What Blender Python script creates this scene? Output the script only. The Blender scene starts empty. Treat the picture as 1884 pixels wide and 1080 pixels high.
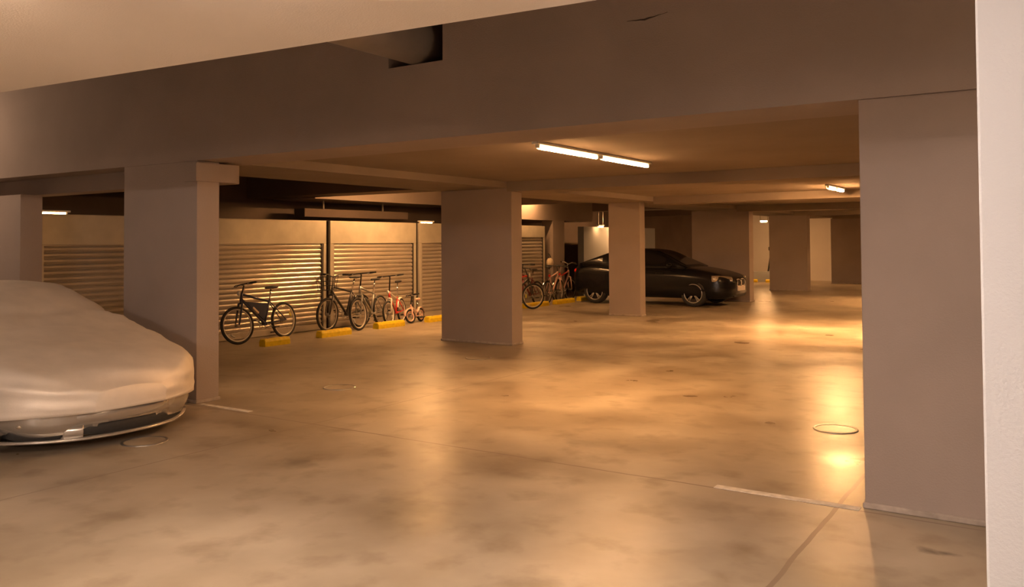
import bpy, bmesh, math, random
from mathutils import Vector, Matrix, noise
random.seed(7)
PI = math.pi
S = bpy.context.scene
COL = S.collection

# ------------------------------------------------------------------ camera, world, exposure
F_PX, YAW, PITCH, ROLL, CY = 1557.15, 0.5800, 0.0263, -0.0062, 405.17
cd = bpy.data.cameras.new('camera')
cam = bpy.data.objects.new('camera', cd); COL.objects.link(cam)
fw = Vector((-math.sin(YAW) * math.cos(PITCH), math.cos(YAW) * math.cos(PITCH), math.sin(PITCH)))
rt = Vector((math.cos(YAW), math.sin(YAW), 0)); up = rt.cross(fw)
r2 = rt * math.cos(ROLL) + up * math.sin(ROLL); u2 = up * math.cos(ROLL) - rt * math.sin(ROLL)
m = Matrix.Identity(4)
for i in range(3):
    m[i][0], m[i][1], m[i][2] = r2[i], u2[i], -fw[i]
m[2][3] = 1.6
cam.matrix_world = m
cd.sensor_width = 36; cd.sensor_fit = 'HORIZONTAL'; cd.lens = F_PX / 1884 * 36
cd.shift_y = (CY - 540) / 1884; cd.clip_start = .05; cd.clip_end = 200
S.camera = cam
W = bpy.data.worlds.new('world'); S.world = W; W.use_nodes = True
W.node_tree.nodes['Background'].inputs[0].default_value = (.012, .008, .006, 1)
W.node_tree.nodes['Background'].inputs[1].default_value = .3
S.view_settings.view_transform = 'Standard'; S.view_settings.look = 'None'
S.view_settings.exposure = 0.0; S.view_settings.gamma = 1; S.view_settings.use_curve_mapping = False
WARM = (1.0, .495, .18); SOFT = (1.0, .79, .66); MID = (1.0, .68, .44)
P_AISLE, P_L2, P_FAR, P_NEAR, P_LEFT, P_BACK, P_RIGHT = 1600, 7200, 680, 610, 1200, 1450, 260      # peak radiance of the down-lighting LED tubes

# ------------------------------------------------------------------ materials
def mat(name, col, rough=.6, metal=0.0, noise_amt=0.0, scale=6.0, bump=0.0, bscale=60.0, spec=.5, emit=None, strength=0, coat=0.0, col2=None, stretch=None):
    M = bpy.data.materials.new(name); M.use_nodes = True
    n = M.node_tree.nodes; l = M.node_tree.links; b = n['Principled BSDF']
    b.inputs['Base Color'].default_value = (*col, 1); b.inputs['Roughness'].default_value = rough
    b.inputs['Metallic'].default_value = metal; b.inputs['Specular IOR Level'].default_value = spec
    b.inputs['Coat Weight'].default_value = coat
    tc = n.new('ShaderNodeTexCoord')
    src = tc.outputs['Object']
    if stretch:
        mp = n.new('ShaderNodeMapping'); mp.inputs['Scale'].default_value = stretch
        l.new(src, mp.inputs['Vector']); src = mp.outputs['Vector']
    if noise_amt > 0 or col2:
        t = n.new('ShaderNodeTexNoise'); t.inputs['Scale'].default_value = scale; t.inputs['Detail'].default_value = 5
        l.new(src, t.inputs['Vector'])
        r = n.new('ShaderNodeValToRGB')
        c2 = col2 or tuple(c * (1 - noise_amt) for c in col)
        r.color_ramp.elements[0].position = .32; r.color_ramp.elements[0].color = (*c2, 1)
        r.color_ramp.elements[1].position = .68; r.color_ramp.elements[1].color = (*col, 1)
        l.new(t.outputs['Fac'], r.inputs['Fac']); l.new(r.outputs['Color'], b.inputs['Base Color'])
    if bump > 0:
        t2 = n.new('ShaderNodeTexNoise'); t2.inputs['Scale'].default_value = bscale; t2.inputs['Detail'].default_value = 4
        l.new(src, t2.inputs['Vector'])
        bp = n.new('ShaderNodeBump'); bp.inputs['Strength'].default_value = bump; bp.inputs['Distance'].default_value = .01
        l.new(t2.outputs['Fac'], bp.inputs['Height']); l.new(bp.outputs['Normal'], b.inputs['Normal'])
    if emit:
        b.inputs['Emission Color'].default_value = (*emit, 1); b.inputs['Emission Strength'].default_value = strength
    return M

def tube_mat(name, col, strength, side=.05, power=2.0):
    # LED tube: the milky underside carries the light, the flanks only glow
    M = mat(name, (.9, .88, .85), .4); n = M.node_tree.nodes; l = M.node_tree.links; b = n['Principled BSDF']
    b.inputs['Emission Color'].default_value = (*col, 1)
    g = n.new('ShaderNodeNewGeometry'); sp = n.new('ShaderNodeSeparateXYZ'); l.new(g.outputs['Normal'], sp.inputs[0])
    a = n.new('ShaderNodeMath'); a.operation = 'MULTIPLY'; a.use_clamp = True; l.new(sp.outputs['Z'], a.inputs[0]); a.inputs[1].default_value = -1
    p = n.new('ShaderNodeMath'); p.operation = 'POWER'; l.new(a.outputs[0], p.inputs[0]); p.inputs[1].default_value = power
    q = n.new('ShaderNodeMath'); q.operation = 'MULTIPLY_ADD'; l.new(p.outputs[0], q.inputs[0]); q.inputs[1].default_value = strength; q.inputs[2].default_value = strength * side
    l.new(q.outputs[0], b.inputs['Emission Strength']); return M

def floor_mat():
    M = bpy.data.materials.new('polished_concrete'); M.use_nodes = True
    n = M.node_tree.nodes; l = M.node_tree.links; b = n['Principled BSDF']
    tc = n.new('ShaderNodeTexCoord'); o = tc.outputs['Object']
    def noi(sc, det, dist=0.0, vec=o):
        t = n.new('ShaderNodeTexNoise'); t.inputs['Scale'].default_value = sc; t.inputs['Detail'].default_value = det
        t.inputs['Distortion'].default_value = dist; l.new(vec, t.inputs['Vector']); return t.outputs['Fac']
    def ramp(f, p0, c0, p1, c1):
        r = n.new('ShaderNodeValToRGB'); e = r.color_ramp.elements
        e[0].position, e[0].color = p0, (*c0, 1); e[1].position, e[1].color = p1, (*c1, 1)
        l.new(f, r.inputs['Fac']); return r.outputs['Color']
    def mix(a, c, f=None, mode='MULTIPLY', fac=1.0):
        x = n.new('ShaderNodeMix'); x.data_type = 'RGBA'; x.blend_type = mode; x.inputs[0].default_value = fac
        if f is not None: l.new(f, x.inputs[0])
        l.new(a, x.inputs[6]); l.new(c, x.inputs[7]); return x.outputs[2]
    base = ramp(noi(.55, 5, 0), .30, (.35, .295, .225), .72, (.545, .475, .375))
    big = ramp(noi(1.1, 4, 0), .30, (.70, .66, .62), .66, (1, 1, 1))
    spot = ramp(noi(3.3, 6, 0), .26, (.72, .68, .64), .48, (1, 1, 1))
    c = mix(mix(base, big), spot)
    # saw-cut joints in the slab: one along the beam line, two across it
    sep = n.new('ShaderNodeSeparateXYZ'); l.new(o, sep.inputs[0])
    wob = noi(2.0, 3)
    def joint(axis, at, w):
        a = n.new('ShaderNodeMath'); a.operation = 'SUBTRACT'; l.new(sep.outputs[axis], a.inputs[0]); a.inputs[1].default_value = at
        w2 = n.new('ShaderNodeMath'); w2.operation = 'MULTIPLY_ADD'; l.new(wob, w2.inputs[0]); w2.inputs[1].default_value = .03; l.new(a.outputs[0], w2.inputs[2])
        q = n.new('ShaderNodeMath'); q.operation = 'ABSOLUTE'; l.new(w2.outputs[0], q.inputs[0])
        s = n.new('ShaderNodeMath'); s.operation = 'LESS_THAN'; l.new(q.outputs[0], s.inputs[0]); s.inputs[1].default_value = w
        return s.outputs[0]
    rgb = n.new('ShaderNodeRGB'); rgb.outputs[0].default_value = (.24, .185, .14, 1)
    for ax, at, w in (('Y', 5.36, .009), ('X', -1.17, .014), ('X', -5.62, .005), ('Y', 11.0, .006)):
        c = mix(c, rgb.outputs[0], f=joint(ax, at, w), mode='MIX')
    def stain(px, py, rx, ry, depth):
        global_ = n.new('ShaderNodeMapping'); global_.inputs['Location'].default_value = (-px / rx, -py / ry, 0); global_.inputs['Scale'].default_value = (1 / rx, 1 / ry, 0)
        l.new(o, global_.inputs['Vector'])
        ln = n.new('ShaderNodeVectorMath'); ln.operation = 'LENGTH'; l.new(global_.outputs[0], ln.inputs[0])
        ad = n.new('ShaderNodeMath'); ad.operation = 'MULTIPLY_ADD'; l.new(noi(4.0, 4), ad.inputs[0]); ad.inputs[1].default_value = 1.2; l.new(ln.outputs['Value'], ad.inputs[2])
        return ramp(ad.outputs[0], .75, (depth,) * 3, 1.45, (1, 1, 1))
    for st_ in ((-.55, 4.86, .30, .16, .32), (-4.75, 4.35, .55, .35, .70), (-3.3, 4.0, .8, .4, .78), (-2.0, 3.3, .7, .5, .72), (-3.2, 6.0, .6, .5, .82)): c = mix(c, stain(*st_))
    l.new(c, b.inputs['Base Color'])
    rr = ramp(noi(1.1, 5, 0), .3, (.27,) * 3, .7, (.46,) * 3)
    l.new(rr, b.inputs['Roughness'])
    b.inputs['Specular IOR Level'].default_value = .19
    bp = n.new('ShaderNodeBump'); bp.inputs['Strength'].default_value = .18; bp.inputs['Distance'].default_value = .012
    l.new(noi(3.2, 4), bp.inputs['Height']); l.new(bp.outputs['Normal'], b.inputs['Normal'])
    return M

M = dict(
    floor=floor_mat(),
    wall=mat('painted_concrete', (.355, .290, .258), .85, noise_amt=.12, scale=1.3, bump=.25, bscale=90, spec=.2),
    ceil=mat('ceiling_concrete', (.29, .235, .195), .9, noise_amt=.15, scale=1.1, bump=.2, bscale=60, spec=.15),
    pale=mat('pale_plaster', (.385, .395, .415), .85, noise_amt=.06, scale=1.5, bump=.2, bscale=120, spec=.2),
    soffit=mat('soffit_plaster', (.74, .69, .66), .85, noise_amt=.06, scale=.9, bump=.2, bscale=120, spec=.2),
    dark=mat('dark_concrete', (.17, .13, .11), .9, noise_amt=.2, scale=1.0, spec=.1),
    fillet=mat('fillet_mortar', (.44, .37, .32), .85, noise_amt=.35, scale=9, bump=.2),
    crack=mat('crack_dark', (.05, .035, .03), .9),  # near-black tone of the crack line itself
    header=mat('galvanised_sheet', (.58, .53, .43), .42, .35, noise_amt=.18, scale=3.0, bump=.05, bscale=20),
    shutter=mat('shutter_aluminium', (.56, .50, .42), .34, .55, noise_amt=.12, scale=2.0),
    rail=mat('rail_steel', (.50, .45, .38), .4, .5, noise_amt=.1),
    gap=mat('dark_steel', (.06, .05, .045), .6, .3),
    yellow=mat('yellow_paint', (.95, .68, .015), .5, noise_amt=.22, scale=14, bump=.1),
    white=mat('white_enamel', (.80, .78, .74), .35),
    line=mat('road_paint', (.78, .72, .64), .7, noise_amt=.35, scale=16),
    duct=mat('duct_sheet', (.42, .37, .33), .45, .35, noise_amt=.2, scale=2.5),
    cover=mat('car_cover_cloth', (.86, .78, .69), .52, .25, noise_amt=.10, scale=5, bump=.15, bscale=200),
    silver=mat('silver_paint', (.58, .54, .49), .25, .7, coat=.6),
    black=mat('black_paint', (.008, .008, .010), .25, 0, coat=.15, spec=.3),
    glass=mat('dark_glass', (.010, .010, .012), .08, 0, spec=.6),
    rubber=mat('rubber', (.025, .023, .022), .75, noise_amt=.2, scale=30),
    plastic=mat('black_plastic', (.030, .028, .028), .5),
    alloy=mat('alloy', (.52, .50, .47), .3, .85),
    chrome=mat('chrome', (.85, .83, .80), .12, 1.0),
    lens=mat('lamp_lens', (.80, .74, .62), .10, .8, coat=1.0),
    plate=mat('plate_white', (.80, .70, .64), .5),
    red_lens=mat('red_lens', (.75, .03, .02), .15, 0, coat=1.0),
    refl=mat('reflector_white', (.92, .90, .84), .15, .3, coat=1.0),
    refl_y=mat('reflector_yellow', (.90, .80, .10), .2, .1, coat=1.0),
    rim_pale=mat('rim_pale', (.70, .64, .56), .35, .2),
    b_blue=mat('frame_dark_blue', (.035, .042, .085), .3, .2, coat=.5),
    b_grey=mat('frame_grey', (.33, .32, .29), .35, .4, coat=.4),
    b_white=mat('frame_white', (.82, .76, .68), .35, 0, coat=.4),
    b_red=mat('frame_red', (.72, .03, .015), .35, 0, coat=.4),
    b_pink=mat('frame_pink', (.80, .52, .42), .45, 0, coat=.2),
    b_dark=mat('frame_black', (.035, .030, .028), .35, 0, coat=.4),
    b_maroon=mat('frame_maroon', (.22, .02, .025), .3, .1, coat=.5),
    bag=mat('bag_fabric', (.10, .12, .10), .85, noise_amt=.3, scale=14),
    palebag=mat('pale_bag', (.75, .62, .46), .6, noise_amt=.2, scale=8),
    tube_w=tube_mat('tube_warm', WARM, P_AISLE, .005, 5.0),
    tube_2=tube_mat('tube_warm_second', WARM, P_L2, .0015, 6.0),
    tube_f=tube_mat('tube_warm_far', WARM, P_FAR, .3, 1.0),
    tube_k=tube_mat('tube_lockers', WARM, 1000, .22, 2.0),
    tube_3=tube_mat('tube_third', WARM, 4800, .002, 7.0),
    tube_g=tube_mat('tube_far_lockers', WARM, 240, .3, 1.0),
    tube_t=tube_mat('tube_right_fill', MID, P_RIGHT, .8, 1.0),
    tube_e=tube_mat('tube_end', WARM, 1700, .1, 1.0),
    tube_p=tube_mat('tube_partition', WARM, 330, .3, 1.0),
    tube_s=tube_mat('tube_small', WARM, 60, .3, 1.0),
    tube_n=tube_mat('tube_near', SOFT, P_NEAR, .02),
    tube_l=tube_mat('tube_left', MID, P_LEFT, .02),
    tube_r=tube_mat('tube_recess', MID, 230, .6, 1.0),
    tube_b=tube_mat('tube_back', SOFT, P_BACK, .25),
)

# ------------------------------------------------------------------ mesh helpers
class MB:
    """collects shapes; build() links them as ONE mesh object"""
    def __init__(s): s.v = []; s.f = []; s.sm = []
    def add(s, vs, fs, smooth=False, T=None):
        o = len(s.v)
        s.v += [tuple(T @ Vector(p)) if T else tuple(p) for p in vs]
        s.f += [tuple(i + o for i in f) for f in fs]; s.sm += [smooth] * len(fs); return s
    def box(s, x0, x1, y0, y1, z0, z1, T=None):
        vs = [(x, y, z) for z in (z0, z1) for y in (y0, y1) for x in (x0, x1)]
        return s.add(vs, [(0, 2, 3, 1), (4, 5, 7, 6), (0, 1, 5, 4), (2, 6, 7, 3), (0, 4, 6, 2), (1, 3, 7, 5)], T=T)
    def bbox(s, x0, x1, y0, y1, z0, z1, bv=.01, T=None):       # bevelled box
        bm = bmesh.new(); bmesh.ops.create_cube(bm, size=1)
        for v in bm.verts:
            v.co = Vector(((x0 + x1) / 2 + v.co.x * (x1 - x0), (y0 + y1) / 2 + v.co.y * (y1 - y0), (z0 + z1) / 2 + v.co.z * (z1 - z0)))
        bmesh.ops.bevel(bm, geom=list(bm.edges), offset=bv, segments=2, affect='EDGES', profile=.5)
        bm.verts.index_update(); vs = [v.co[:] for v in bm.verts]; fs = [[v.index for v in f.verts] for f in bm.faces]; bm.free()
        return s.add(vs, fs, T=T)
    def prism(s, poly, z0, z1, T=None):                         # poly: ccw xy list
        k = len(poly)
        vs = [(x, y, z0) for x, y in poly] + [(x, y, z1) for x, y in poly]
        fs = [tuple(range(k - 1, -1, -1)), tuple(range(k, 2 * k))] + [(i, (i + 1) % k, k + (i + 1) % k, k + i) for i in range(k)]
        return s.add(vs, fs, T=T)
    def tube(s, pts, r, n=10, T=None, closed=False):
        pts = [Vector(p) for p in pts]; k = len(pts)
        rs = r if isinstance(r, (list, tuple)) else [r] * k
        vs = []; fs = []; prev = None
        for i, p in enumerate(pts):
            a = pts[(i - 1) % k] if (i > 0 or closed) else p
            b = pts[(i + 1) % k] if (i < k - 1 or closed) else p
            t = (b - a).normalized()
            if prev is None:
                prev = t.cross(Vector((0, 0, 1)) if abs(t.z) < .9 else Vector((1, 0, 0))).normalized()
            u = (prev - t * prev.dot(t)).normalized(); prev = u; w = t.cross(u)
            vs += [tuple(p + (u * math.cos(2 * PI * j / n) + w * math.sin(2 * PI * j / n)) * rs[i]) for j in range(n)]
        for i in range(k if closed else k - 1):
            i2 = (i + 1) % k
            fs += [(i * n + j, i * n + (j + 1) % n, i2 * n + (j + 1) % n, i2 * n + j) for j in range(n)]
        if not closed: fs += [tuple(range(n - 1, -1, -1)), tuple((k - 1) * n + j for j in range(n))]
        s.add(vs, fs, True, T)
        if not closed: s.sm[-2:] = [False, False]
        return s
    def ring(s, c, R, r, axis='y', n=40, m=8, T=None, sq=1.0):   # torus, sq squashes the section along the axis
        vs = []; fs = []
        for i in range(n):
            a = 2 * PI * i / n
            for j in range(m):
                b = 2 * PI * j / m; q = R + r * math.cos(b); h = r * math.sin(b) * sq
                p = {'y': (q * math.cos(a), h, q * math.sin(a)), 'z': (q * math.cos(a), q * math.sin(a), h), 'x': (h, q * math.cos(a), q * math.sin(a))}[axis]
                vs.append((p[0] + c[0], p[1] + c[1], p[2] + c[2]))
        for i in range(n):
            for j in range(m):
                fs.append((i * m + j, ((i + 1) % n) * m + j, ((i + 1) % n) * m + (j + 1) % m, i * m + (j + 1) % m))
        return s.add(vs, fs, True, T)
    def disc(s, c, R, h, axis='y', n=32, T=None):               # short cylinder centred on c
        d = {'y': Vector((0, h / 2, 0)), 'z': Vector((0, 0, h / 2)), 'x': Vector((h / 2, 0, 0))}[axis]
        return s.tube([Vector(c) - d, Vector(c) + d], R, n, T)
    def loft(s, rings, smooth=True, cap=True, T=None):
        n = len(rings[0]); vs = [p for r in rings for p in r]; fs = []
        for i in range(len(rings) - 1):
            for j in range(n): fs.append((i * n + j, i * n + (j + 1) % n, (i + 1) * n + (j + 1) % n, (i + 1) * n + j))
        if cap: fs += [tuple(range(n - 1, -1, -1)), tuple((len(rings) - 1) * n + j for j in range(n))]
        return s.add(vs, fs, smooth, T)
    def ball(s, c, rx, ry, rz, n=16, m=10, T=None):
        rings = [[(c[0] + rx * math.sin(PI * i / m) * math.cos(2 * PI * j / n), c[1] + ry * math.sin(PI * i / m) * math.sin(2 * PI * j / n), c[2] - rz * math.cos(PI * i / m)) for j in range(n)] for i in range(1, m)]
        return s.loft(rings, T=T)
    def build(s, name, material, parent=None):
        me = bpy.data.meshes.new(name); me.from_pydata(s.v, [], s.f); me.update()
        bm = bmesh.new(); bm.from_mesh(me); bmesh.ops.recalc_face_normals(bm, faces=bm.faces); bm.to_mesh(me); bm.free()
        me.polygons.foreach_set('use_smooth', s.sm)
        me.materials.append(material)
        o = bpy.data.objects.new(name, me); COL.objects.link(o)
        if parent: o.parent = parent
        return o

def tag(o, label, cat, group=None):
    o['label'] = label; o['category'] = cat
    if group: o['group'] = group
    return o
def thing(name, label, cat, loc=(0, 0, 0), rot=(0, 0, 0), group=None):
    o = bpy.data.objects.new(name, None); o.empty_display_size = .2; COL.objects.link(o)
    o.location = loc; o.rotation_euler = rot
    return tag(o, label, cat, group)
def struct(name, mb, material):
    o = mb.build(name, material); o['kind'] = 'structure'; return o
def cat_interp(keys, x):
    """smooth interpolation of tuples keyed on their first value (ascending)"""
    if x <= keys[0][0]: return keys[0][1:]
    if x >= keys[-1][0]: return keys[-1][1:]
    for i in range(len(keys) - 1):
        if keys[i][0] <= x <= keys[i + 1][0]: break
    a, b = keys[i], keys[i + 1]; p = keys[max(i - 1, 0)]; q = keys[min(i + 2, len(keys) - 1)]
    h = b[0] - a[0]; t = (x - a[0]) / h; out = []
    for k in range(1, len(a)):
        m0 = (b[k] - p[k]) / max(b[0] - p[0], 1e-6) * h; m1 = (q[k] - a[k]) / max(q[0] - a[0], 1e-6) * h
        d = (b[k] - a[k])
        if d == 0: m0 = m1 = 0
        else:
            m0 = max(min(m0 / d, 3), 0) * d; m1 = max(min(m1 / d, 3), 0) * d
        out.append((2*t**3-3*t*t+1)*a[k] + (t**3-2*t*t+t)*m0 + (-2*t**3+3*t*t)*b[k] + (t**3-t*t)*m1)
    return tuple(out)

# ------------------------------------------------------------------ the shell
XL, XR, YB, YE = -13.4, 6.0, -7.0, 35.0        # inner faces of the outer walls
struct('floor', MB().box(XL - .2, XR + .2, YB - .2, YE + .2, -.2, 0), M['floor'])
TOP = 3.75
struct('ceiling', MB().box(XL - .2, XR + .2, YB - .2, YE + .2, TOP, TOP + .2), M['ceil'])
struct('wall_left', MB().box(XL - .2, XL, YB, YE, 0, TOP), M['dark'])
struct('wall_right', MB().box(XR, XR + .2, YB, YE, 0, TOP), M['wall'])
struct('wall_back', MB().box(XL - .2, XR + .2, YB - .2, YB, 0, TOP), M['wall'])
struct('wall_end', MB().box(XL - .2, XR + .2, YE, YE + .2, 0, TOP), M['soffit'])
def beam(mb, material='wall', name='ceiling_beam'): return struct(name, mb, M[material])
# lowered slab behind the viewer, then the wide near downstand whose far edge runs slightly askew
beam(MB().box(XL, XR, YB, .45, 2.85, TOP), 'ceil', 'ceiling_slab')
def b0y(x): return 2.36 + (x + 4.93) * .078
beam(MB().prism([(XL, .45), (XR, .45), (XR, b0y(XR)), (XL, b0y(XL))], 2.45, TOP), 'soffit')
# main cross beam with the duct opening
b1 = MB()
HX0, HX1, HZ0, HZ1 = -4.78, -4.2, 3.08, 3.56
b1.box(XL, XR, 5.4, 6.05, 2.45, HZ0); b1.box(XL, XR, 5.4, 6.05, HZ1, TOP)
b1.box(XL, HX0, 5.4, 6.05, HZ0, HZ1); b1.box(HX1, XR, 5.4, 6.05, HZ0, HZ1)
B1 = beam(b1)
cr = MB(); pts = [(-2.56 + i * .034, 5.397, 3.150 - .002 * min(i, 4) + .005 * max(0, i - 4) + .002 * (i % 2)) for i in range(10)]
cr.tube(pts, [.001, .002, .003, .004, .006, .005, .003, .002, .001, .001], 6); cr.build('crack', M['crack'], B1)
# aisle slab (over x > -8.65), its downstands and the longitudinal beam over the pillar row
for y0, y1 in ((6.05, 11.0), (11.65, 16.6), (17.2, 22.0), (22.6, 27.6), (28.2, 32.9)):
    beam(MB().box(-7.3, XR, y0, y1, 2.55, TOP), 'ceil', 'ceiling_slab')
for y0, y1, zb in ((11.0, 11.65, 2.395), (16.6, 17.2, 2.40), (22.0, 22.6, 2.38), (27.6, 28.2, 2.40), (32.9, 33.5, 2.40)):
    beam(MB().box(-7.3, XR, y0, y1, zb, TOP), 'ceil')
beam(MB().box(-8.65, -7.3, 6.05, 33.5, 2.45, TOP), 'ceil')
for y0, y1 in ((11.0, 11.65), (16.6, 17.2), (22.0, 22.6), (27.6, 28.2)):
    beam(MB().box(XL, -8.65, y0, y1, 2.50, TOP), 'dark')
beam(MB().box(XL, -12.2, 11.65, 16.6, 2.48, TOP), 'wall')
beam(MB().box(XL, -11.6, 17.2, 22.0, 2.19, TOP), 'wall')
# low lintel between the two left pillars and its end block on the pillar
beam(MB().box(XL, -7.5, 5.75, 6.05, 2.25, 2.45))
beam(MB().box(-7.50, -7.30, 5.36, 5.86, 2.24, 2.425))
# far corner: lit partition behind the black car, low kerb wall
struct('wall_partition', MB().box(-12.2, -12.0, 22.2, 27.4, 0, 2.06), M['pale'])
struct('wall_kerb', MB().box(-12.2, -9.0, 33.1, 33.4, 0, .40), M['pale'])

# pillars: x0, x1, y0, depth, label
PG = 'flat concrete pillars of the garage'
def pillar(x0, x1, y0, t, label, top=2.45, m='wall', name='concrete_pillar'):
    root = thing(name, label, 'pillar', ((x0 + x1) / 2, y0 + t / 2, 0), group=PG)
    w = (x1 - x0) / 2
    MB().bbox(-w, w, -t / 2, t / 2, 0, top, .006).build('shaft', M[m], root)
    MB().bbox(-w - .012, w + .012, -t / 2 - .012, t / 2 + .012, 0, .035, .008).build('foot_fillet', M['fillet'], root)
    return root
pillar(-1.04, .25, 5.42, .27, 'broad brown concrete pillar in the right foreground with a shadow line across its top')
pillar(-8.60, -7.34, 5.40, .27, 'concrete pillar beside the nose of the covered car, its narrow side lit')
pillar(-12.05, -10.78, 5.40, .27, 'dim concrete pillar at the left picture edge, behind the covered car', 2.23)
pillar(-8.61, -7.225, 11.012, .30, 'broad dark concrete pillar in the middle of the picture, nearest beyond the crossbeam')
pillar(-8.40, -7.655, 16.68, .26, 'slim concrete pillar hiding the middle of the black car')
pillar(-8.56, -6.98, 22.012, .35, 'dark concrete pillar directly behind the bonnet of the black car', 2.42)
pillar(-8.10, -6.90, 27.612, .38, 'far dark concrete pillar between the black car and the lit end wall', 2.42)
pillar(-7.36, -5.6, 32.912, .40, 'farthest dark concrete pillar, right of the lit end wall', 2.42)
pillar(-.185, 1.1, 2.45, .14, 'pale plastered pillar filling the right picture edge, nearest the viewer', 2.45, 'pale')
pillar(-11.95, -11.60, 19.72, .62, 'narrow pale pillar at the far end of the storage lockers, behind bicycles', 2.19)

# floor paint
def painted(x0, x1, y, w, label):
    o = MB().box(x0, x1, y - w / 2, y + w / 2, 0, .003).build('painted_line', M['line'])
    tag(o, label, 'floor marking', 'white paint dashes on the floor')
painted(-7.3, -6.55, 5.42, .06, 'short white paint dash on the floor at the foot of the left pillar')
painted(-1.95, -1.06, 5.38, .07, 'white paint dash on the floor leading to the right foreground pillar')

# round floor covers
def cover(x, y, label):
    r = thing('floor_cover', label, 'drain cover', (x, y, 0), group='round metal floor covers')
    MB().ring((0, 0, .002), .17, .012, 'z', 40, 8, sq=.6).build('rim', M['alloy'], r)
    MB().disc((0, 0, .002), .16, .005, 'z', 36).build('plate', M['floor'], r)
cover(-6.79, 6.85, 'round metal floor cover on the open floor left of centre')
cover(-6.85, 9.59, 'round metal floor cover just before the central pillar')
cover(-6.30, 4.15, 'round metal floor cover in front of the covered car bumper')
cover(-1.67, 7.53, 'round metal disc standing in for lamp glare on the floor near the right foreground pillar')  # disc added where a lamp's reflection glows on the floor

# duct through the crossbeam
dt = thing('air_duct', 'round pale air duct passing through the opening in the crossbeam', 'duct', (-4.50, 4.2, 3.285))
MB().tube([(0, -1.80, 0), (0, 1.84, 0)], .20, 32).build('pipe', M['duct'], dt)
for y in (-.6, .2): MB().ring((0, y, 0), .201, .012, 'y', 36, 8).build('joint_band', M['duct'], dt)
MB().box(-.02, .02, -.62, -.58, .19, TOP - 3.285).build('hanger', M['rail'], dt)
pp = thing('air_duct', 'dim horizontal duct running above the locker tops in the dark', 'duct', (-12.75, 13.3, 2.22))
MB().bbox(-.15, .15, -1.55, 1.6, -.085, .085, .01).build('duct_body', M['dark'], pp)
for y in (-.9, .9): MB().box(-.012, .012, y - .015, y + .015, .09, .262).build('hanger', M['rail'], pp)

# ------------------------------------------------------------------ lamps
LG = 'fluorescent batten lights'
def batten(name, label, loc, rotz, tubes, L, r, tm, hz, wide=.07, rows=1, group=LG, deep=.028, over=.03):
    """loc: middle of the fixture at its mounting face, hz: drop of the tube below that face"""
    t = thing(name, label, 'light', loc, (0, 0, rotz), group)
    tot = tubes * L + (tubes - 1) * .06
    MB().bbox(-wide / 2, wide / 2, -tot / 2 - over, tot / 2 + over, -deep, 0, .006).build('housing', M['white'], t)
    for k in range(tubes):
        c = -tot / 2 + L / 2 + k * (L + .06)
        for q in range(rows):
            x = (q - (rows - 1) / 2) * wide * .55
            MB().tube([(x, c - L / 2 + .03, -hz), (x, c + L / 2 - .03, -hz)], r, 14).build('tube', tm, t)
            for e in (-1, 1):
                MB().box(x - .018, x + .018, c + e * (L / 2 - .022) - .012, c + e * (L / 2 - .022) + .012, -hz - .012, -.02).build('lamp_holder', M['white'], t)
    return t
batten('ceiling_light', 'long pair of lit tubes end to end on the ceiling between the first two crossbeams', (-4.15, 8.03, 2.55), 0, 2, 1.24, .022, M['tube_w'], .05)
batten('ceiling_light', 'small lit twin tube light on the ceiling near the right pillar, second in the aisle', (-3.36, 15.45, 2.55), 0, 2, .56, .03, M['tube_2'], .05)
batten('ceiling_light', 'white batten light on the pale near soffit at the top picture edge', (-1.327, 1.423, 2.45), math.atan2(.52, .855), 1, 1.25, .018, M['tube_n'], .082, .26, 2, deep=.06, over=.20)
batten('ceiling_light', 'batten light on the low slab behind the viewer', (-.6, -5.0, 2.85), PI / 2, 2, 1.24, .022, M['tube_b'], .10)
batten('ceiling_light', 'bare batten light added as fill from the bay right of the near pillars, outside the picture', (2.2, 4.9, 2.95), 0, 1, 1.0, .022, M['tube_t'], .05)  # unseen lamp added to brighten the front of the covered car
batten('ceiling_light', 'batten light above the locker row, hidden behind the beams', (-10.25, 12.72, 2.80), 0, 1, 1.24, .022, M['tube_k'], .05)
batten('ceiling_light', 'batten light above the far lockers, hidden behind the beams', (-11.3, 18.2, 2.86), 0, 1, 1.24, .022, M['tube_g'], .05)
batten('ceiling_light', 'batten light on the near soffit left of the viewer, outside the picture', (-2.75, .72, 2.45), 0, 1, 1.24, .022, M['tube_l'], .05)
batten('ceiling_light', 'batten light in the recess above the covered car, outside the picture', (-12.6, 4.3, 3.45), 0, 1, 1.24, .022, M['tube_r'], .05)
batten('ceiling_light', 'batten light in the middle of the aisle, hidden behind the right foreground pillar', (-3.4, 23.4, 2.55), 0, 2, .56, .03, M['tube_3'], .05)
batten('ceiling_light', 'batten light above the far end of the garage', (-3.4, 34.0, 2.55), PI / 2, 2, 1.24, .022, M['tube_f'], .05)
batten('locker_light', 'short lit tube on top of the locker beside the central pillar', (-11.66, 14.38, 2.084), 0, 1, .46, .016, M['tube_s'], .040, .05, group=None)
batten('locker_light', 'short glowing tube on the locker top seen above the covered car', (-11.66, 6.25, 2.084), 0, 1, .46, .012, M['tube_s'], .040, .05, group=None)
batten('wall_light', 'small bright lamp by the partition left of the slim pillar', (-11.85, 23.0, 2.12), 0, 1, .34, .03, M['tube_s'], .05, group=None)
batten('wall_light', 'lit tube over the pale partition, hidden behind the slim pillar', (-11.5, 24.25, 2.40), 0, 1, 1.2, .022, M['tube_p'], .05, group=None)
batten('ceiling_light', 'farthest small bright lamp over the end of the garage', (-9.66, 32.3, 2.40), PI / 2, 1, .3, .03, M['tube_e'], .05)

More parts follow.
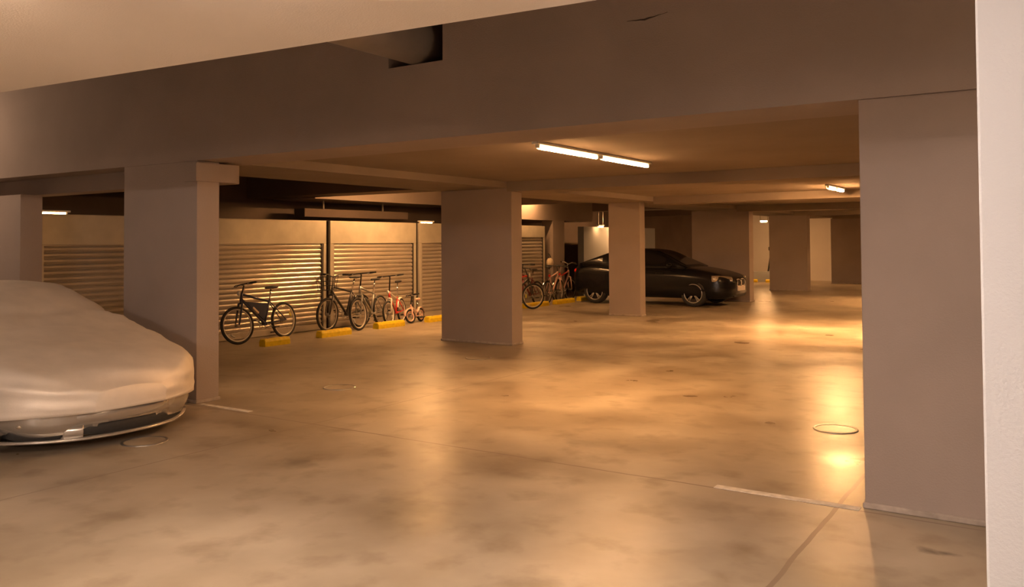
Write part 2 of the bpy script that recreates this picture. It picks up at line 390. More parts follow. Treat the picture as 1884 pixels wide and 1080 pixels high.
for o in [o for o in bpy.data.objects if o.parent is None and o.get('category') == 'light' and (abs(o.location.z - 2.84) < .06 and o.location.y > 5 or o.location.y > 22 and o.location.x < -7.3 or any(k in o['label'] for k in ('recess', 'bare', 'far end')))]:
    MB().box(-.01, .01, -.15, -.13, 0, TOP - o.location.z).build('hanger_rod', M['rail'], o); MB().box(-.01, .01, .13, .15, 0, TOP - o.location.z).build('hanger_rod', M['rail'], o)

# ------------------------------------------------------------------ storage lockers
KG = 'storage lockers with roller shutters'
def locker(y0, y1, label, hz=1.60, top=2.03):
    w = (y1 - y0); t = thing('storage_locker', label, 'storage locker', (-11.6, (y0 + y1) / 2, 0), group=KG)
    h = w / 2; D = -1.25
    b = MB(); b.box(D, -.05, -h, -h + .03, 0, top - .02); b.box(D, -.05, h - .03, h, 0, top - .02); b.box(D, -.05, -h, h, top - .03, top - .005); b.box(D, D + .03, -h, h, 0, top - .02)
    b.build('body', M['gap'], t)
    MB().bbox(-.06, 0, -h, h, hz, top, .008).build('header_panel', M['header'], t)
    for s in (-1, 1):
        MB().bbox(-.06, -.002, s * h - (.075 if s > 0 else 0), s * h + (.075 if s < 0 else 0), 0, hz, .006).build('side_post', M['header'], t)
        MB().box(-.055, -.012, s * (h - .075) - (.035 if s > 0 else 0), s * (h - .075) + (.035 if s < 0 else 0), .0, hz).build('guide_rail', M['gap'] if s > 0 else M['rail'], t)
    a, c = -h + .11, h - .11
    n = 18; pitch = (hz - .13) / n; prof = []
    for i in range(n):
        z = .12 + i * pitch
        for f, x in ((0, -.050), (.10, -.036), (.35, -.026), (.65, -.024), (.88, -.034), (.97, -.050)): prof.append((x, z + f * pitch))
    prof.append((-.050, hz))
    k = len(prof); vs = [(x, yy, z) for yy in (a, c) for x, z in prof] + [(-.07, yy, z) for yy in (a, c) for x, z in prof]
    fs = [(i, i + 1, k + i + 1, k + i) for i in range(k - 1)] + [(2 * k + i, 3 * k + i, 3 * k + i + 1, 2 * k + i + 1) for i in range(k - 1)]
    fs += [(i, 2 * k + i, 2 * k + i + 1, i + 1) for i in range(k - 1)] + [(k + i, k + i + 1, 3 * k + i + 1, 3 * k + i) for i in range(k - 1)]
    fs += [(0, k, 3 * k, 2 * k), (k - 1, 3 * k - 1, 4 * k - 1, 2 * k - 1)]
    MB().add(vs, fs).build('roller_shutter', M['shutter'], t)
    MB().bbox(-.065, -.015, a, c, .01, .12, .008).build('bottom_bar', M['shutter'], t)
    MB().bbox(-.015, .005, -.06, .06, .05, .08, .004).build('handle', M['gap'], t)
    return t
locker(6.02, 8.74, 'dim storage locker with roller shutter seen over the covered car')
locker(8.84, 11.36, 'storage locker with streaked roller shutter behind the dark blue bicycle')
locker(11.46, 13.98, 'brightly lit storage locker with roller shutter behind the white and red bicycle')
locker(14.08, 16.60, 'storage locker mostly hidden behind the central pillar')
locker(16.75, 19.30, 'storage locker with golden lit header right of the central pillar', 1.73)

# ------------------------------------------------------------------ parking stops
SG = 'yellow wheel stops in front of the lockers'
def stop(y0, y1, x, label):
    L = (y1 - y0) / 2; pr = [(-.075, 0), (.075, 0), (.075, .075), (.052, .115), (-.052, .115), (-.075, .075)]
    t = thing('wheel_stop', label, 'wheel stop', (x, (y0 + y1) / 2, 0), group=SG)
    rings = []
    for y, s in ((-L, .92), (-L + .012, 1), (L - .012, 1), (L, .92)): rings.append([(px * s, y, pz * (s if pz > 0 else 1)) for px, pz in pr])
    MB().loft(rings, smooth=False).build('block', M['yellow'], t)
    for y in (-L * .55, L * .55): MB().disc((0, y, .116), .016, .006, 'z', 12).build('bolt', M['rail'], t)
stop(8.93, 9.44, -10.52, 'yellow wheel stop by the rear wheel of the dark blue bicycle')
stop(10.26, 10.98, -10.66, 'yellow wheel stop left of the grey mountain bicycle front wheel')
stop(11.86, 12.62, -10.83, 'yellow wheel stop under the front wheel of the white and red bicycle')
stop(13.36, 14.15, -10.82, 'yellow wheel stop with one end hidden by the left edge of the central pillar')
stop(17.35, 18.45, -11.05, 'yellow wheel stop seen through the bicycle wheel right of the central pillar')
stop(18.85, 19.80, -11.05, 'yellow wheel stop left of the black car rear wheel')
stop(20.25, 21.1, -11.12, 'short end of a yellow wheel stop touching the black car rear tyre')
stop(-.38, .38, 0, 'far yellow wheel stop before the low kerb wall')
far = bpy.data.objects['wheel_stop.007']; far.location = (-10.45, 32.7, 0); far.rotation_euler.z = PI / 2
stop(-.38, .38, 0, 'farthest right yellow wheel stop, beside the far dark pillar')
far = bpy.data.objects['wheel_stop.008']; far.location = (-9.35, 32.7, 0); far.rotation_euler.z = PI / 2

# ------------------------------------------------------------------ bicycles
BG = 'bicycles parked at the lockers'
def bicycle(label, front, rear, R=.31, frame='b_dark', frame2=None, fork=None, rim='alloy', lean=.12, steer=0.0, flat=True, extras=(), seat_h=.92, bar_h=1.0, spokes=20, saddle='plastic', group=BG, name='bicycle'):
    fx, fy = front; rx, ry = rear
    wb = math.hypot(fx - rx, fy - ry); head = math.atan2(fy - ry, fx - rx)
    tire = .024 if R > .25 else .022
    t = thing(name, label, 'bicycle', ((fx + rx) / 2, (fy + ry) / 2, .0), (lean, 0, head), group)
    hub_f = Vector((wb / 2, 0, R)); hub_r = Vector((-wb / 2, 0, R))
    ax = Vector((-.30, 0, 1)).normalized()                         # steering axis, raked back
    st = Matrix.Translation(hub_f) @ Matrix.Rotation(steer, 4, ax) @ Matrix.Translation(-hub_f)
    def wheel(nm, hub, T):
        w = MB().ring(hub, R - tire, tire, 'y', 44, 8, T=T).build(nm, M['rubber'], t)
        MB().ring(hub, R - tire * 2.0, .015, 'y', 44, 6, T=T, sq=1.0).build('rim', M[rim], w)
        s = MB(); s.disc(hub, .022, .09, 'y', 12, T)
        for i in range(spokes):
            a = 2 * PI * i / spokes; y = .03 * (1 if i % 2 else -1)
            s.tube([hub + Vector((.02 * math.cos(a), y, .02 * math.sin(a))), hub + Vector(((R - tire * 2.3) * math.cos(a + .25 * (1 if i % 4 < 2 else -1)), 0, (R - tire * 2.3) * math.sin(a + .25 * (1 if i % 4 < 2 else -1))))], .0016, 4, T)
        s.build('spokes', M['alloy'], w); return w
    wf = wheel('front_wheel', hub_f, st); wr = wheel('rear_wheel', hub_r, Matrix.Identity(4))
    k = R / .31
    bb = Vector((-wb / 2 + .43 * wb, 0, R * .92)); hd_lo = hub_f + ax * (R + .10 * k); hd_hi = hd_lo + ax * .13 * k
    sc = seat_h / .92
    st_top = bb + Vector((-.16 * k, 0, .42 * sc * k)); saddle_p = Vector((bb.x - (seat_h - bb.z) * .36, 0, seat_h))
    f = MB(); rt_ = .019 * k
    f.tube([hd_lo - ax * .01, hd_hi + ax * .01], rt_ * 1.15, 10); f.tube([bb, hd_lo + ax * .03], rt_ * 1.2, 10)
    f.tube([bb, st_top], rt_, 10); f.disc(bb, .028 * k, .075, 'y', 14)
    tt = MB(); tt.tube([st_top - Vector((0, 0, .03)), hd_hi - ax * .02], rt_, 10)
    for s in (-1, 1):
        f.tube([bb + Vector((-.02, s * .03, 0)), hub_r + Vector((0, s * .055, 0))], .010, 8)
        f.tube([st_top + Vector((0, s * .018, -.04)), hub_r + Vector((0, s * .055, 0))], .009, 8)
    if frame2:
        f.build('frame', M[frame], t); tt.build('top_tube', M[frame2], t)
    else:
        o = len(f.v); f.v += tt.v; f.f += [tuple(i + o for i in q) for q in tt.f]; f.sm += tt.sm; f.build('frame', M[frame], t)
    fk = MB(); cr_ = hub_f + ax * (R + .055 * k)
    fk.tube([cr_ - Vector((0, .05, 0)), cr_ + Vector((0, .05, 0))], .016, 8, st)
    fk.tube([cr_, hd_lo], .016, 8, st)
    for s in (-1, 1): fk.tube([cr_ + Vector((0, s * .05, 0)), hub_f + ax * R * .4 + Vector((0, s * .055, 0)), hub_f + Vector((0, s * .052, 0))], [.017, .015, .010], 8, st)
    fk.build('fork', M[fork or frame], t)
    stem = Vector((hd_hi.x + (bar_h - hd_hi.z) * -.25 + .03, 0, bar_h))
    hb = MB(); hb.tube([hd_hi, stem - Vector((.05, 0, .02)), stem], .014, 8, st)
    wbar = .29 * min(1, k + .15); rise = 0.0 if flat else .05
    L = [stem + Vector((-.06 - .02, -wbar, rise)), stem + Vector((-.015, -wbar * .4, rise)), stem, stem + Vector((-.015, wbar * .4, rise)), stem + Vector((-.06 - .02, wbar, rise))]
    hb.tube(L, .012, 8, st); hbo = hb.build('handlebar', M['plastic'] if flat else M['alloy'], t)
    for s in (0, -1):
        d = (L[s] - L[1 if s == 0 else -2]).normalized()
        MB().tube([L[s] - d * .11, L[s] + d * .01], .018, 10, st).build('grip', M['rubber'], hbo)
        MB().tube([L[s] - d * .14, L[s] - d * .12 + Vector((.05, 0, -.02)), L[s] + Vector((.06, 0, -.03))], .006, 6, st).build('brake_lever', M['alloy'], hbo)
    MB().tube([st_top, saddle_p - Vector((0, 0, .02))], .0135 * k, 8).build('seat_post', M['chrome'], t)
    sd = MB(); rings = []
    for i, (x, w_, h_) in enumerate(((-.13, .03, .02), (-.11, .075, .04), (-.05, .075, .045), (.03, .04, .04), (.11, .022, .035), (.14, .010, .02))):
        rings.append([(saddle_p.x + x * min(1, k + .1), w_ * math.cos(2 * PI * j / 12) * min(1, k + .1), saddle_p.z + h_ * .6 * math.sin(2 * PI * j / 12) + .012) for j in range(12)])
    sd.loft(rings).build('saddle', M[saddle], t)
    cs = MB(); cs.ring(bb + Vector((0, -.045, 0)), .085 * k, .006, 'y', 28, 6); 
    for i in range(5):
        a = 2 * PI * i / 5; cs.tube([bb + Vector((0, -.045, 0)), bb + Vector((.08 * k * math.cos(a), -.045, .08 * k * math.sin(a)))], .006, 6)
    arm = .155 * k
    ends = [bb + Vector((arm * math.cos(a), s * .065, arm * math.sin(a))) for a, s in ((.5, -1), (.5 + PI, 1))]
    for e, s in zip(ends, (-1, 1)): cs.tube([bb + Vector((0, s * .055, 0)), e], .010, 8)
    c = cs.build('crankset', M['alloy'], t)
    for e, s in zip(ends, (-1, 1)): MB().box(e.x - .045, e.x + .045, e.y + (0 if s > 0 else -.09), e.y + (.09 if s > 0 else 0), e.z - .012, e.z + .012).build('pedal', M['plastic'], c)
    ch = MB(); 
    for s in (-1, 1): ch.tube([bb + Vector((0, -.045, s * .085 * k)), hub_r + Vector((0, -.045, s * .04 * k))], .004, 5)
    ch.ring(hub_r + Vector((0, -.045, 0)), .04 * k, .006, 'y', 20, 6); ch.build('chain', M['gap'], t)
    for e in extras:
        if e[0] == 'spoke_reflector':
            hub, T = (hub_f, st) if e[1] == 'f' else (hub_r, Matrix.Identity(4)); a = e[2]
            p = hub + Vector((math.cos(a), 0, math.sin(a))) * R * .62
            tg = Vector((-math.sin(a), 0, math.cos(a)))
            MB().tube([p - tg * .04, p + tg * .04], .014, 8, T).build('spoke_reflector', M[e[3]], wf if e[1] == 'f' else wr)
        elif e[0] == 'front_lamp':
            q = st @ (hd_hi + Vector((.06, 0, .0))); MB().ball(q, .028, .028, .04, 12, 8).build('front_lamp', M[e[1]], t)
        elif e[0] == 'rear_lamp':
            q = st_top + Vector((-.05, 0, .02)) ; MB().ball(q, .03, .03, .035, 12, 8).build('rear_lamp', M[e[1]], t)
        elif e[0] == 'bottle':
            q = bb + (hd_lo - bb) * .5; d = (hd_lo - bb).normalized(); n_ = Vector((-d.z, 0, d.x)) * .05
            MB().tube([q + n_ - d * .09, q + n_ + d * .06, q + n_ + d * .08, q + n_ + d * .1], [.035, .035, .02, .018], 14).build('water_bottle', M[e[1]], t)
        elif e[0] == 'frame_bag':
            p0 = hd_lo + Vector((-.06, 0, -.02)); p1 = bb + Vector((.03, 0, .06)); p2 = st_top + Vector((.06, 0, -.06))
            vs = [(p.x, s * .03, p.z) for s in (-1, 1) for p in (p0, p1, p2)]
            MB().add(vs, [(0, 1, 2), (5, 4, 3), (0, 3, 4, 1), (1, 4, 5, 2), (2, 5, 3, 0)]).build('frame_bag', M[e[1]], t)
        elif e[0] == 'mudguard':
            hub, T = (hub_f, st) if e[1] == 'f' else (hub_r, Matrix.Identity(4)); g = MB()
            rr = []
            for i in range(14):
                a = e[3] + (e[4] - e[3]) * i / 13; q = R + .018
                rr.append([(hub.x + (q + dq) * math.cos(a), y_, hub.z + (q + dq) * math.sin(a)) for y_, dq in ((-.03, -.012), (-.015, 0), (.015, 0), (.03, -.012), (.03, -.008), (.015, .005), (-.015, .005), (-.03, -.008))])
            g.loft(rr, T=T).build('mudguard', M[e[2]], t)
        elif e[0] == 'basket':
            q = st @ (hd_hi + Vector((.17, 0, .03))); g = MB()
            for z in (-.1, -.02, .06, .14):
                w_ = .12 + (z + .1) * .15
                g.tube([q + Vector((w_, w_, z)), q + Vector((w_, -w_, z)), q + Vector((-w_, -w_, z)), q + Vector((-w_, w_, z))], .006, 5, closed=True)
            for i in range(-2, 3):
                for ww in (1, -1):
                    g.tube([q + Vector((.12 * ww, .05 * i, -.1)), q + Vector((.155 * ww, .065 * i, .14))], .004, 4); g.tube([q + Vector((.05 * i, .12 * ww, -.1)), q + Vector((.065 * i, .155 * ww, .14))], .004, 4)
            g.build('basket', M[e[1]], t)
    return t
bicycle('dark blue bicycle with a pale bottle parked along the streaked shutter, leftmost of all', (-11.06, 8.92), (-11.20, 10.0), .305, 'b_blue', rim='rim_pale', lean=.10, steer=-.22, seat_h=.86, bar_h=.95,
        extras=(('front_lamp', 'refl'), ('bottle', 'palebag'), ('spoke_reflector', 'f', -1.0, 'refl'), ('spoke_reflector', 'r', 2.7, 'refl_y'), ('frame_bag', 'b_blue')))
bicycle('grey mountain bicycle with black flat handlebar, front wheel turned to the aisle', (-10.90, 11.50), (-11.13, 12.36), .30, 'b_grey', rim='rim_pale', lean=.08, steer=-.05, seat_h=.90, bar_h=1.04,
        extras=(('spoke_reflector', 'f', -.6, 'refl'), ('bottle', 'plastic')))
bicycle('black bicycle with a front basket, half hidden behind the grey mountain bicycle', (-11.26, 11.06), (-11.29, 11.94), .31, 'b_dark', rim='rail', lean=.03, steer=.1, seat_h=.95, bar_h=.98, flat=False,
        extras=(('basket', 'plastic'), ('mudguard', 'r', 'b_dark', 0.2, 2.4)))
bicycle('white and red child bicycle standing behind a yellow wheel stop', (-10.985, 12.43), (-11.26, 13.12), .245, 'b_red', 'b_white', 'b_white', rim='b_white', lean=.08, steer=-.12, seat_h=.82, bar_h=.96,
        extras=(('front_lamp', 'refl'), ('spoke_reflector', 'f', -2.6, 'refl'), ('spoke_reflector', 'f', -.3, 'refl'), ('mudguard', 'r', 'b_white', .3, 2.2)))
bicycle('small pinkish toddler bicycle with fat fenders at the end of the left bicycles', (-10.96, 13.03), (-11.05, 13.46), .14, 'b_pink', None, 'b_pink', rim='b_pink', lean=.10, steer=-.3, seat_h=.45, bar_h=.56, spokes=10, saddle='b_pink',
        extras=(('mudguard', 'f', 'b_pink', .1, 2.6), ('mudguard', 'r', 'b_pink', .4, 3.0), ('rear_lamp', 'refl')))
bicycle('dark bicycle with large wheel half hidden by the central pillar', (-10.74, 17.28), (-11.32, 16.46), .31, 'b_dark', 'b_red', rim='rim_pale', lean=.05, steer=.12, seat_h=.93, bar_h=.98,
        extras=(('spoke_reflector', 'f', 3.1, 'refl_y'), ('front_lamp', 'refl'), ('bottle', 'b_white')))
bicycle('maroon bicycle with black handlebar behind the wheel near the central pillar', (-11.20, 17.46), (-11.24, 18.34), .31, 'b_maroon', rim='rail', lean=.06, steer=.3, seat_h=.90, bar_h=1.06, extras=())
bicycle('pinkish bicycle with red rear lamp, middle of the right bicycles', (-11.26, 19.42), (-11.20, 18.68), .31, 'b_pink', rim='alloy', lean=.05, steer=.1, seat_h=.95, bar_h=.98,
        extras=(('rear_lamp', 'red_lens'), ('spoke_reflector', 'r', -.2, 'refl'), ('mudguard', 'r', 'chrome', .6, 3.3)))
bicycle('copper coloured bicycle with bright fender beside the boot of the black car', (-11.44, 20.34), (-11.40, 19.56), .31, 'b_pink', 'b_red', rim='alloy', lean=.04, steer=-.1, seat_h=.96, bar_h=1.0, flat=False,
        extras=(('rear_lamp', 'red_lens'), ('mudguard', 'r', 'chrome', .8, 3.2)))
# pale bag hung on the corner of the golden locker
bg = thing('hanging_bag', 'pale bag hanging on the corner post of the golden lit locker', 'bag', (-11.50, 19.38, 1.06))
MB().ball((0, 0, 0), .09, .11, .13, 16, 10).build('bag_body', M['palebag'], bg)
MB().tube([(0, -.05, .11), (-.02, -.03, .2), (-.05, 0, .24), (-.02, .03, .2), (0, .05, .11)], .010, 6).build('strap', M['plastic'], bg)

# ------------------------------------------------------------------ cars
def wheel(parent, x, y, R, side, rimR, w=.2, spoke=True):
    t = MB()
    prof = [(rimR, -.5), (R * .93, -.5), (R, -.36), (R, .36), (R * .93, .5), (rimR, .5)]
    n = 48; rings = [[(x + r * math.cos(2 * PI * i / n), y + side * h * w, R + r * math.sin(2 * PI * i / n)) for r, h in prof] for i in range(n)]
    t.loft(rings + [rings[0]], cap=False)
    tire = t.build('wheel', M['rubber'], parent)
    c = Vector((x, y + side * w * .36, R)); r = MB()
    r.ring((x, y + side * w * .46, R), rimR - .008, .014, 'y', 48, 8); r.disc(c, .055, .04, 'y', 20)
    if spoke:
        for i in range(5):
            for d in (-.13, .13):
                a = 2 * PI * i / 5 + PI / 2
                r.tube([c + Vector((.03 * math.cos(a), 0, .03 * math.sin(a))), c + Vector(((rimR - .01) * math.cos(a + d), side * .012, (rimR - .01) * math.sin(a + d)))], [.020, .016], 8)
    r.build('rim', M['alloy'], tire)
    MB().disc((x, y - side * .02, R), rimR * .98, .05, 'y', 32).build('brake_disc', M['gap'], tire)

def boolean_cut(o, cutters):
    cm = MB()
    for c in cutters: cm.disc(c[0], c[1], c[2], 'y', 40)
    co = cm.build('cutter', M['gap'])
    md = o.modifiers.new('cut', 'BOOLEAN'); md.operation = 'DIFFERENCE'; md.object = co; md.solver = 'EXACT'
    dg = bpy.context.evaluated_depsgraph_get(); me = bpy.data.meshes.new_from_object(o.evaluated_get(dg))
    o.modifiers.clear(); o.data = me; bpy.data.objects.remove(co)
    return o

# black saloon, nose towards the aisle (+x)
car = thing('car', 'black saloon car parked nose out behind the slim pillar', 'car', (-9.02, 20.62, 0))
keys = [  # x, half width, bottom, belt, top
    (-2.06, .66, .36, .72, .86), (-2.0, .78, .27, .80, .97), (-1.88, .86, .22, .84, 1.05), (-1.4, .905, .19, .88, 1.04), (-.5, .91, .18, .88, .98),
    (.6, .91, .18, .87, .98), (1.1, .905, .18, .85, .97), (1.6, .89, .18, .80, .90), (1.95, .845, .19, .74, .82), (2.12, .74, .21, .68, .745), (2.22, .58, .25, .62, .68), (2.26, .40, .30, .56, .62)]
def body_ring(x, kk):
    w, zb, zs, zt = cat_interp(kk, x); hh = zs - zb
    half = [(0, zb), (w * .6, zb), (w * .90, zb + .02), (w * .975, zb + .09), (w, zb + hh * .35), (w * .985, zb + hh * .55), (w * .995, zb + hh * .8), (w * .965, zs), (w * .90, zs + (zt - zs) * .55), (w * .72, zt - .018), (w * .4, zt), (0, zt)]
    return [(x, y, z) for y, z in half] + [(x, -y, z) for y, z in half[-2:0:-1]]
xs = [-2.06, -2.04, -2.0, -1.96] + [-1.90 + i * .122 for i in range(33)] + [2.02, 2.08, 2.12, 2.17, 2.22, 2.25, 2.26]
xs = sorted(set(round(x, 3) for x in xs))
body = MB().loft([body_ring(x, keys) for x in xs]).build('body', M['black'], car)
FA, RA, WR = 1.36, -1.34, .325
boolean_cut(body, [((x, s * .80, WR + .01), WR + .055, .36) for x in (FA, RA) for s in (-1, 1)])
for p in body.data.polygons: p.use_smooth = True
for x in (FA, RA):
    for s in (-1, 1): wheel(car, x, s * .78, WR, s, .235, .21)
ck = [(-1.80, .66, 1.03, 1.04), (-1.35, .64, 1.03, 1.22), (-.95, .62, 1.0, 1.37), (-.4, .61, .97, 1.425), (.05, .61, .97, 1.41), (.45, .62, .97, 1.30), (.85, .66, .96, 1.10), (1.12, .70, .95, .965)]
def cab_ring(x):
    w, zb, zt = cat_interp(ck, x); h = max(zt - zb, .01); wb_ = .84
    f = min(1, h / .40)
    half = [(0, zb - .1), (wb_ * .98, zb - .1), (wb_ * .97, zb), (wb_ + (w - wb_) * f * .5, zb + h * .5), (wb_ + (w - wb_) * f * .93, zb + h * .88), (w * .82, zb + h * .975), (w * .4, zt), (0, zt)]
    return [(x, y, z) for y, z in half] + [(x, -y, z) for y, z in half[-2:0:-1]]
cabin = MB().loft([cab_ring(-1.80 + i * (2.92 / 26)) for i in range(27)]).build('cabin', M['black'], car)
def cab_side(x, f, s, off=.006):     # point on the cabin flank at height fraction f
    r = cab_ring(x); i = f * 3; a, b = r[2:5][int(min(f * 2, 1.999))], r[2:6][int(min(f * 2, 1.999)) + 1]; t = f * 2 - int(min(f * 2, 1.999))
    return (x, s * (a[1] + (b[1] - a[1]) * t + off), a[2] + (b[2] - a[2]) * t)
for s in (-1, 1):
    for x0, x1 in ((-1.15, -.32), (-.24, .62)):
        g = MB(); n = 8; vs = []
        for i in range(n + 1):
            x = x0 + (x1 - x0) * i / n
            for f in (.08, .5, .9): vs.append(cab_side(x, f, s))
        inn = [(x, y - s * .02, z) for x, y, z in vs]; k = len(vs); fs = []
        for i in range(n):
            for j in range(2): fs += [(i * 3 + j, (i + 1) * 3 + j, (i + 1) * 3 + j + 1, i * 3 + j + 1), (k + i * 3 + j, k + i * 3 + j + 1, k + (i + 1) * 3 + j + 1, k + (i + 1) * 3 + j)]
        g.add(vs + inn, fs, True).build('side_window', M['glass'], car)
    MB().bbox(-.62, -.42, s * .915 - .012, s * .915 + .012, .80, .83, .006).build('door_handle', M['black'], car)
    MB().bbox(.38, .60, s * .915 - .012, s * .915 + .012, .80, .83, .006).build('door_handle', M['black'], car)
    mr = MB().ball((.78, s * .96, 1.0), .07, .10, .07, 14, 10).build('door_mirror', M['black'], car)
    hl = MB(); rings = []
    for i in range(7):
        u = i / 6; x = 2.195 - .36 * u ** 1.4; y = s * (.50 + .385 * u); h = .075 + .012 * math.sin(PI * u); zc = .655 + .035 * u
        rings.append([(x + .035 * math.cos(a) * (1 - .3 * u), y + s * .02 * math.cos(a), zc + h * math.sin(a)) for a in (2 * PI * j / 12 for j in range(12))])
    h_ = hl.loft(rings).build('headlight', M['lens'], car)
    for u in (.3, .62): MB().ball((2.18 - .36 * u ** 1.4, s * (.50 + .36 * u), .66 + .03 * u), .035, .05, .05, 14, 10).build('lamp_ring', M['chrome'], h_)
    MB().disc((2.10, s * .66, .33), .045, .05, 'x', 18).build('fog_lamp', M['lens'], car)
    # kidney grille half with chrome surround
    ring = [(2.275 - .02 * abs(math.sin(a)) + (-.015 if math.sin(a) > .5 else 0), s * .155 + .135 * math.copysign(abs(math.cos(a)) ** .6, math.cos(a)), .585 + .082 * math.copysign(abs(math.sin(a)) ** .7, math.sin(a))) for a in (2 * PI * j / 28 for j in range(28))]
    g = MB().tube(ring, .011, 8, closed=True).build('grille_frame', M['chrome'], car)
    gb = MB()
    for j in range(-5, 6): gb.box(2.245, 2.262, s * .155 + j * .022 - .005, s * .155 + j * .022 + .005, .515, .655)
    gb.build('grille_bars', M['gap'], g)
    tl = MB().ball((-1.96, s * .66, .84), .06, .16, .075, 14, 10).build('tail_light', M['red_lens'], car)
MB().bbox(2.255, 2.29, -.255, .255, .385, .495, .004).build('number_plate', M['plate'], car)
MB().bbox(2.10, 2.24, -.42, .42, .235, .33, .02).build('lower_intake', M['gap'], car)
wsx = MB(); vs = []; n = 8
for i in range(n + 1):
    x = .20 + .84 * i / n; w, zb, zt = cat_interp(ck, x)
    for f in (-.76, -.4, 0, .4, .76): vs.append((x + .012, w * f, (zt if abs(f) < .5 else zb + (zt - zb) * .985) + .006))
inn = [(x - .02, y, z - .02) for x, y, z in vs]; k = len(vs); fs = []
for i in range(n):
    for j in range(4): fs += [(i * 5 + j, i * 5 + j + 1, (i + 1) * 5 + j + 1, (i + 1) * 5 + j), (k + i * 5 + j, k + (i + 1) * 5 + j, k + (i + 1) * 5 + j + 1, k + i * 5 + j + 1)]
wsx.add(vs + inn, fs, True).build('windscreen', M['glass'], car)

# covered coupe, nose towards the aisle (+x)
cc = thing('car', 'low silver car under a pale cloth cover, parked left of the near pillar', 'car', (-8.62, 4.05, 0))
k2 = [(-2.15, .62, .35, .66, .84), (-2.0, .80, .26, .74, .92), (-1.2, .89, .16, .78, .96), (0, .89, .14, .76, .90), (1.0, .89, .14, .72, .82), (1.5, .88, .13, .64, .74), (1.85, .82, .12, .54, .64), (2.05, .70, .12, .48, .56), (2.17, .52, .13, .42, .49), (2.24, .28, .14, .38, .44)]
xs2 = sorted(set([round(-2.15 + i * .11, 3) for i in range(36)] + [1.75, 1.85, 1.95, 2.0, 2.05, 2.1, 2.14, 2.17, 2.2, 2.22, 2.24]))
cb = MB().loft([body_ring(x, k2) for x in xs2 if x <= 2.24]).build('body', M['silver'], cc)
for x in (1.33, -1.27):
    for s in (-1, 1): wheel(cc, x, s * .76, .31, s, .22, .2)
# the cover: a loft a little outside body and cabin, hem lifted at the nose, wrinkled
ktop = [(-2.25, .70), (-2.05, .94), (-1.3, 1.10), (-.7, 1.235), (-.1, 1.265), (.35, 1.19), (.8, .98), (1.05, .89), (1.5, .79), (1.85, .71), (2.05, .65), (2.2, .57), (2.30, .47)]
kw = [(-2.25, .66), (-2.05, .84), (-1.2, .93), (1.0, .93), (1.5, .92), (1.85, .865), (2.05, .76), (2.2, .56), (2.30, .30)]
khem = [(-2.25, .30), (1.2, .26), (1.8, .28), (2.1, .30), (2.25, .30), (2.30, .30)]
crings = []
xs3 = sorted([-2.25 + i * .055 for i in range(79)] + [2.105, 2.14, 2.175, 2.20, 2.225, 2.25, 2.27, 2.285, 2.295, 2.30])
for x in xs3:
    zt, = cat_interp(ktop, x); w, = cat_interp(kw, x); zh, = cat_interp(khem, x)
    zs = min(zt - .03, .80 if x < .9 else zt - .07); ring = []
    for j in range(61):
        u = j / 60 * 2 - 1; a = abs(u); sg = -1 if u < 0 else 1
        if a < .55:                                # top sheet
            q = a / .55; rw = w * (.66 if zt > .95 else .82); rw = rw + (w * .86 - rw) * max(0, min(1, (.95 - zt) / .3 + .5)) if zt < 1.1 else rw
            y = rw * q; z = zt - .025 * q * q * (1 if zt < 1 else 2.2)
            ring.append([x, sg * y, z])
        else:
            q = (a - .55) / .45; rw = w * (.66 if zt > .95 else .82); rw = rw + (w * .86 - rw) * max(0, min(1, (.95 - zt) / .3 + .5)) if zt < 1.1 else rw
            zc = zt - .025 * (1 if zt < 1 else 2.2)
            y = rw + (w - rw) * math.sin(min(q * 2.2, 1) * PI / 2); z = zc + (zh - zc) * (q ** 1.25)
            ring.append([x, sg * y, z])
    for p in ring:
        v = Vector(p)
        fr = max(0, min(1, (x - .9) / 1.0))
        wr_ = noise.noise(Vector((v.x * 3.0, v.y * 1.1, v.z * 9.0))) * .020 + noise.noise(Vector((v.x * 9, v.y * 2.5 + 4, v.z * 16))) * .008 - .022 * max(0, noise.noise(Vector((v.y * 1.6 - v.z * 5.5, v.x * 2.0 + v.z * 2, 9.0))) - .05)
        dia = .006 * math.sin(v.z * 46 + v.y * 5 + 3 * noise.noise(Vector((v.y * 2, v.z * 3, 1)))) * fr
        sc_ = 1 if p[2] > zh + .03 else .3
        nrm = Vector((.4 + fr, v.y * .9, .55)).normalized()
        v += nrm * (wr_ + dia) * sc_; p[0], p[1], p[2] = v.x, v.y, max(v.z, zh - .01)
    crings.append([tuple(p) for p in ring])
n = 61; vs = [p for r in crings for p in r]; fs = [(i * n + j, i * n + j + 1, (i + 1) * n + j + 1, (i + 1) * n + j) for i in range(len(crings) - 1) for j in range(n - 1)]
L = len(crings); last = [vs[(L - 1) * n + j] for j in range(n)]
fs.append(tuple((L - 1) * n + j for j in range(n))); fs.append(tuple(range(n - 1, -1, -1)))
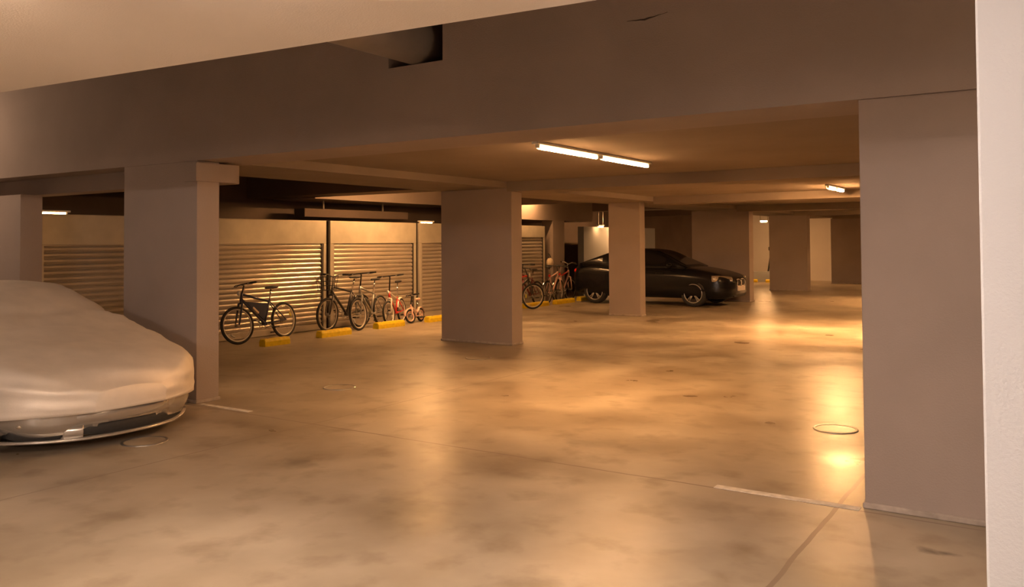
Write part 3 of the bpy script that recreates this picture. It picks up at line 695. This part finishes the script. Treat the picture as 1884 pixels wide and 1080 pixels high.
cv = MB().add(vs, fs, True).build('cloth_cover', M['cover'], cc)
sol = cv.modifiers.new('thick', 'SOLIDIFY'); sol.thickness = .004
# exposed bumper: lip, wide intake, side intake, fog lamp
def nose_pt(u, z, off=0):       # u in -1..1 across the nose
    y = u * .86; x = 2.25 - .50 * abs(u) ** 2.6 + off; return (x, y, z)
def nose_strip(u0, u1, z0, z1, d0, d1, taper=0.0):
    rings = []; n = 22
    for i in range(n + 1):
        u = u0 + (u1 - u0) * i / n; e = 1 - taper * abs(2 * i / n - 1) ** 4
        zc = (z0 + z1) / 2; h = (z1 - z0) / 2 * e
        rings.append([nose_pt(u, zc - h, d0), nose_pt(u, zc - h, d1), nose_pt(u, zc, d1 + .004), nose_pt(u, zc + h, d1), nose_pt(u, zc + h, d0)])
    return MB().loft(rings)
nose_strip(-1, 1, .092, .112, -.10, .038).build('bumper_lip', M['silver'], cc)
nose_strip(-1, 1, .205, .33, -.10, .022).build('bumper', M['silver'], cc)
nose_strip(-.42, .84, .114, .206, -.10, .010, .35).build('lower_intake', M['rubber'], cc)
nose_strip(-.88, -.56, .114, .200, -.10, .010, .4).build('side_intake', M['rubber'], cc)
nose_strip(-.56, -.42, .112, .208, -.10, .026).build('intake_strut', M['silver'], cc)
MB().ball(nose_pt(-.80, .235, .02), .03, .06, .026, 14, 8).build('fog_lamp', M['lens'], cc)

# dark tripod on the far kerb wall
tp = thing('tripod', 'small dark tripod standing behind the low kerb wall at the far end', 'tripod', (-9.85, 33.75, 0))
for a in (.3, 2.4, 4.5): MB().tube([(0, 0, 1.12), (.30 * math.cos(a), .22 * math.sin(a), .01)], [.022, .014], 8).build('leg', M['plastic'], tp)
MB().tube([(0, 0, 1.05), (0, 0, 1.30)], .018, 8).build('column', M['plastic'], tp)
hdp = MB().bbox(-.07, .07, -.05, .05, 1.22, 1.36, .015).build('head', M['plastic'], tp)
MB().ball((.02, -.06, 1.33), .025, .02, .03, 10, 8).build('lens', M['refl'], hdp)
